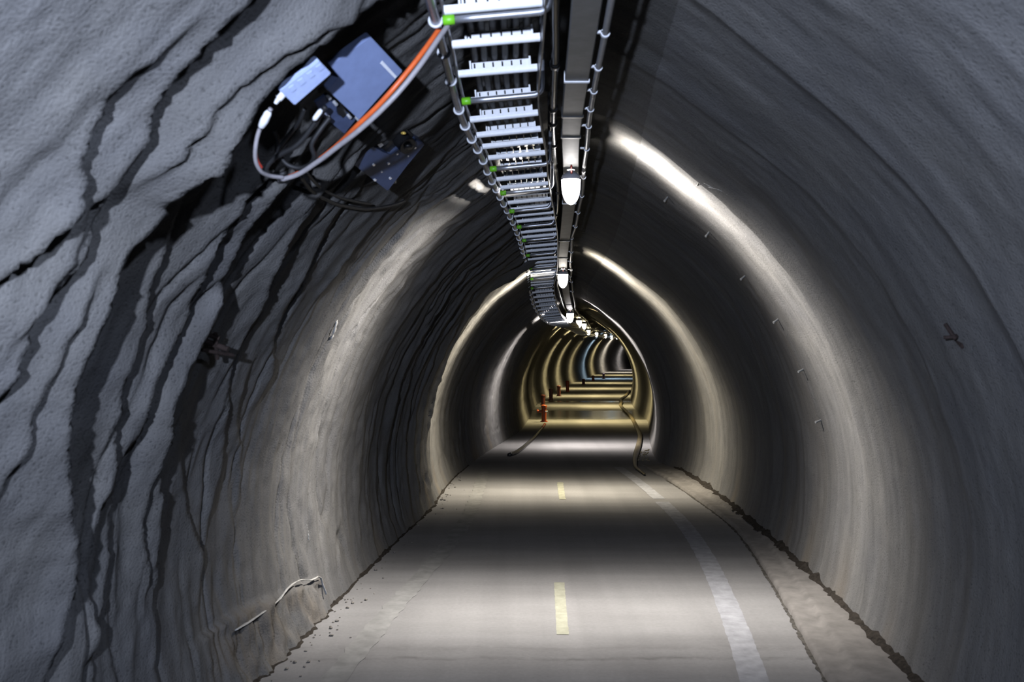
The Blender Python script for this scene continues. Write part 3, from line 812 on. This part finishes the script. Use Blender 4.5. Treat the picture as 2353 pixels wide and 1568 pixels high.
cab('red_wire', [(602, 282, 2.832), (592, 315, 2.855), (588, 345, 2.883), (592, 370, 2.911), (601, 385, 2.939)], .0042, M_RED, 'thin red wire along the pale looped cable')
t = empty('cable_connector', px(612, 268, 2.790)); tag(t, 'pale cylindrical cable connector below the junction box', 'connector')
tube('sleeve', curve_pts([px(618, 256, 2.776), px(606, 280, 2.799), px(599, 293, 2.818)], 8), [.007, .011, .011, .012, .012, .011, .010, .008], M_GALV, t, 12)
cab('black_cable', [(748, 245, 3.12), (735, 265, 3.14), (718, 290, 3.16), (700, 315, 3.18), (676, 338, 3.2), (650, 352, 3.22), (628, 366, 3.24), (612, 392, 3.27), (620, 404, 3.29), (655, 398, 3.3)], .0085, M_BLACKCABLE, 'black cable coiling under the control box')
cab('black_cable', [(758, 270, 3.2), (735, 300, 3.2), (716, 335, 3.22), (722, 360, 3.25), (712, 378, 3.28), (690, 386, 3.3), (660, 378, 3.3), (640, 350, 3.28), (637, 318, 3.25), (628, 300, 3.22)], .008, M_BLACKCABLE, 'black cable looping below the small junction box')
cab('black_cable', [(700, 250, 3.1), (690, 275, 3.14), (672, 300, 3.2), (655, 322, 3.24), (640, 345, 3.26), (645, 368, 3.3)], .007, M_BLACKCABLE, 'short black cable tail between the two upper boxes')
t = empty('cable_connector', px(728, 263, 3.11)); tag(t, 'small pale connector plugged into the control box', 'connector')
tube('sleeve', [px(739, 252, 3.11), px(735, 257, 3.11), px(724, 272, 3.11), px(721, 276, 3.12)], [.006, .0085, .0085, .006], M_GALV, t, 12)
def wall_tube(pts, off, r, label):  # thin dark tube laid along the lining
    P = [hit_vault(x, y, off)[0] for x, y in pts]
    return tag(tube('dark_wall_tube', curve_pts(P, 60), r, M_BLACKCABLE, None, 8), label, 'cable')
wall_tube([(690, 405), (712, 435), (752, 460), (800, 475), (850, 480), (900, 472), (930, 462)], .03, .008, 'thin dark tube sagging along the wall under the sensor box')
wall_tube([(705, 398), (735, 430), (775, 452), (815, 462), (850, 468)], .04, .006, 'thinner dark tube hanging above the sagging one')

# ------------------------------------------------------------------ iron stubs, pins, lime
P, tt = hit_vault(470, 788)
n = normal_at(P.y, tt)
st = empty('iron_stub', P); tag(st, 'rusty iron bracket stub sticking out of the ridged left wall', 'bracket')
def rod(name, a, b, r, mat, root):
    bm = bmesh.new(); bm_cyl(bm, a, b, r, None, 10); return under(put_bm(name, bm, mat, None, True, 40), root)
rod('rod', P - n * .06, P + n * .09 + Vector((.02, -.02, .01)), .012, M_RUST, st)
rod('rod', P + Vector((0, -.05, .04)) - n * .04, P + n * .08 + Vector((.0, -.04, .05)), .010, M_RUST, st)
rod('cross_bar', P + n * .05 + Vector((0, .02, -.045)), P + n * .065 + Vector((0, -.05, .065)), .009, M_RUST, st)
rod('cross_bar', P + n * .02 + Vector((0, -.09, -.02)), P + n * .09 + Vector((.02, .05, -.015)), .008, M_RUST, st)
P, tt = hit_vault(2190, 772); n = normal_at(P.y, tt)
st = empty('iron_hook', P); tag(st, 'rusty bent iron hook sticking out of the smooth right wall', 'hook')
a = P - n * .05; b = P + n * .035 + Vector((0, 0, -.01))
rod('rod', px(2172, 745, P.y - .02), px(2196, 780, P.y - .06), .008, M_RUST, st)
rod('rod', px(2168, 776, P.y - .04), px(2196, 775, P.y - .06), .007, M_RUST, st)
rod('rod', px(2190, 770, P.y + .05), px(2212, 796, P.y - .05), .010, M_RUST, st)
rod('rod', a, px(2194, 776, P.y - .05), .009, M_RUST, st)
pn = ['uppermost of six', 'second from top', 'third from top', 'fourth from top', 'fifth from top', 'lowest of six']
for k, (x, y) in enumerate(((1535, 452), (1630, 533), (1712, 634), (1788, 734), (1846, 849), (1886, 966))):
    P, tt = hit_vault(x, y); n = normal_at(P.y, tt)
    bm = bmesh.new()
    d = (n + Vector((0, -.5, 0))).normalized()
    bm_cyl(bm, P - d * .03, P + d * .045, .007, None, 10); bm_cyl(bm, P + d * .045, P + d * .052, .0095, .008, 10)
    o = put_bm('anchor_pin', bm, M_PIN, None, True, 40)
    tag(o, 'small pale anchor pin in the arc on the right wall, ' + pn[k], 'pin', 'anchor pins in an arc on the right wall')
# lime marks on the lining (flat deposits)
def lime(pts, w, parent, lab, off=.0):
    V, Fc = [], []
    P = [hit_vault(x, y, off)[0] for x, y in pts]
    C = curve_pts(P, 26)
    o = put('lime_streak', *sweep(C, [w * (.35 + .75 * random.random()) for i in range(26)], 8, .4), M_CALC, parent); o['label'] = lab
    return o
lime([(541, 1449), (572, 1430), (607, 1406), (640, 1380), (662, 1352), (688, 1334), (715, 1334), (738, 1330), (742, 1345), (750, 1366)], .010, wall_left, 'white lime line above the broken footing', .044)
lime([(775, 736), (771, 752), (765, 770), (760, 780)], .017, wall_left, 'white lime drip on the lit band')
lime([(703, 1205), (707, 1225), (708, 1242)], .008, wall_left, 'thin white lime streak low on the lit band')
lime([(1600, 427), (1625, 424), (1640, 432)], .006, wall_right, 'white scratch on the bright band')
lime([(1627, 430), (1660, 440), (1682, 454)], .005, wall_right, 'thin white scratch on the bright band')

# ------------------------------------------------------------------ standpipes along the left foot, hoses
def standpipe(xb, yb, hpx, mat, label, branch=False, r=.05):
    p = on_floor(xb, yb); h = hpx * p.y / F
    t = empty('standpipe', p); tag(t, label, 'pipe', 'short upright pipes along the foot of the left wall')
    bm = bmesh.new(); bm_cyl(bm, (0, 0, 0), (0, 0, h * .88), r, None, 20)
    put_bm('pipe', bm, mat, t, True, 40)
    bm = bmesh.new(); bm_cyl(bm, (0, 0, h * .85), (0, 0, h * .95), r * 1.2, None, 20); bm_ball(bm, (0, 0, h * .95), r * 1.15, (1, 1, .45), 18)
    put_bm('cap', bm, mat, t, True, 50)
    bm = bmesh.new(); bm_cyl(bm, (0, 0, 0), (0, 0, .02), r * 1.5, None, 20)
    put_bm('base_flange', bm, mat, t, True, 40)
    if branch:
        bm = bmesh.new(); bm_cyl(bm, (0, 0, h * .6), (-.13, 0, h * .62), r * .55, None, 14); bm_cyl(bm, (-.12, 0, h * .62), (-.15, 0, h * .62), r * .75, None, 14)
        put_bm('side_outlet', bm, mat, t, True, 40)
        bm = bmesh.new(); bm_cyl(bm, (.03, -.05, h * .62), (.075, -.05, h * .62), .012, None, 10)
        put_bm('knob', bm, M_GALV, t, True, 40)
    return t
standpipe(1250, 970, 39, M_POST, 'nearest orange standpipe with side outlet, by the left wall', True, .052)
standpipe(1248, 932, 24, M_POSTDARK, 'dull red standpipe just behind the nearest orange one', False, .055)
standpipe(1266, 920, 26, M_POSTDARK, 'third standpipe, brown, against a dark stretch of wall', False, .055)
standpipe(1284, 911, 24, M_POSTDARK, 'fourth standpipe, brown, between two yellow bands', False, .058)
standpipe(1304, 901, 25, M_POST, 'small orange standpipe further along the left wall', False, .055)
standpipe(1341, 884, 12, M_POSTDARK, 'tiny red brown standpipe before the blue band', False, .06)
standpipe(1363, 876, 12, M_POSTDARK, 'tiny dark standpipe just past the blue band', False, .06)
standpipe(1387, 871, 12, M_POSTDARK, 'farthest dark standpipe along the left wall', False, .06)
hz = [(1252, 975), (1247, 982), (1238, 993), (1228, 1005), (1212, 1020), (1195, 1034), (1182, 1042), (1170, 1046)]
P = [on_floor(x, y, .022) for x, y in hz]
C = curve_pts(P, 60)
t = empty('black_hose', P[0]); tag(t, 'black hose on the floor running to the nearest orange standpipe', 'hose')
tube('hose', C[10:], [.022 + .010 * i / 49 for i in range(50)], M_HOSEBLACK, t, 12)
e = tube('hose_end', C[:11], .026, M_POST, t, 12); e['label'] = 'rusty orange hose end'
hz = [(1481, 1090), (1472, 1083), (1464, 1077), (1459, 1062), (1461, 1046), (1468, 1020), (1470, 999), (1465, 988), (1457, 970), (1448, 955), (1435, 942), (1426, 931), (1428, 925), (1426, 919), (1437, 910), (1446, 898)]
P = [on_floor(x, y, .025) for x, y in hz]
C = curve_pts(P, 220)
rad = [.016 + .028 * min(1, i / 22) for i in range(220)]
o = tube('muddy_hose', C, rad, M_HOSE, None, 12, .6)
tag(o, 'muddy flattened hose snaking along the right side of the floor', 'hose')
# pale rubble patch by the right wall foot
bm = bmesh.new()
for k in range(70):
    p = on_floor(random.uniform(1466, 1491), random.uniform(1034, 1060))
    r = random.uniform(.006, .018)
    bmesh.ops.create_icosphere(bm, subdivisions=1, radius=r, matrix=Matrix.Translation((p.x, p.y, r * .4)) @ Matrix.Diagonal((1.2, 1, .6, 1)))
tag(put_bm('rubble', bm, simple('ochre_rubble', (.30, .25, .15), .9, 0, 20, .3)), 'ochre rubble beside the muddy hose at the right wall foot', 'rubble', None, 'stuff')

# ------------------------------------------------------------------ light from behind the viewer
A = bpy.data.lights.new('hand_lamp', 'SPOT'); A.shadow_soft_size = .035; A.energy = 960; A.color = (.66, .76, 1.0)
A.spot_size = math.radians(125); A.spot_blend = 1.0
ao = bpy.data.objects.new('hand_lamp', A); COL.objects.link(ao)
ao.location = (-.50, -.5, 1.95)
ao.rotation_euler = Vector((.45, 3.8, 1.35)).normalized().to_track_quat('-Z', 'Y').to_euler()
D = bpy.data.lights.new('portal_daylight', 'AREA'); D.shape = 'RECTANGLE'; D.size = 3.0; D.size_y = 2.6; D.energy = 18; D.color = (.50, .64, 1.0)
do = bpy.data.objects.new('portal_daylight', D); COL.objects.link(do)
do.location = (-.55, -6.0, 1.6); do.rotation_euler = (math.pi / 2, 0, 0)

W = bpy.data.worlds.new('World'); SC.world = W; W.use_nodes = True
W.node_tree.nodes['Background'].inputs[0].default_value = (.35, .45, .65, 1)
W.node_tree.nodes['Background'].inputs[1].default_value = .15

# ------------------------------------------------------------------ camera
cam = bpy.data.cameras.new('camera'); co = bpy.data.objects.new('camera', cam); COL.objects.link(co)
co.location = (0, 0, CAMH); co.rotation_euler = (math.pi / 2, 0, 0)
cam.sensor_width = 36; cam.lens = 36 * F / 2353
cam.shift_y = (HY - 784.0) / 2353
cam.clip_start = .02; cam.clip_end = 200
cam.dof.use_dof = True; cam.dof.focus_distance = 11.0; cam.dof.aperture_fstop = 4.0
SC.camera = co
SC.view_settings.view_transform = 'Standard'; SC.view_settings.look = 'None'
SC.view_settings.exposure = 0.0; SC.view_settings.gamma = 1.0
try: SC.view_settings.use_curve_mapping = False
except Exception: pass
SC.cycles.use_denoising = True
SC.cycles.diffuse_bounces = 0
SC.cycles.sample_clamp_indirect = 4.0
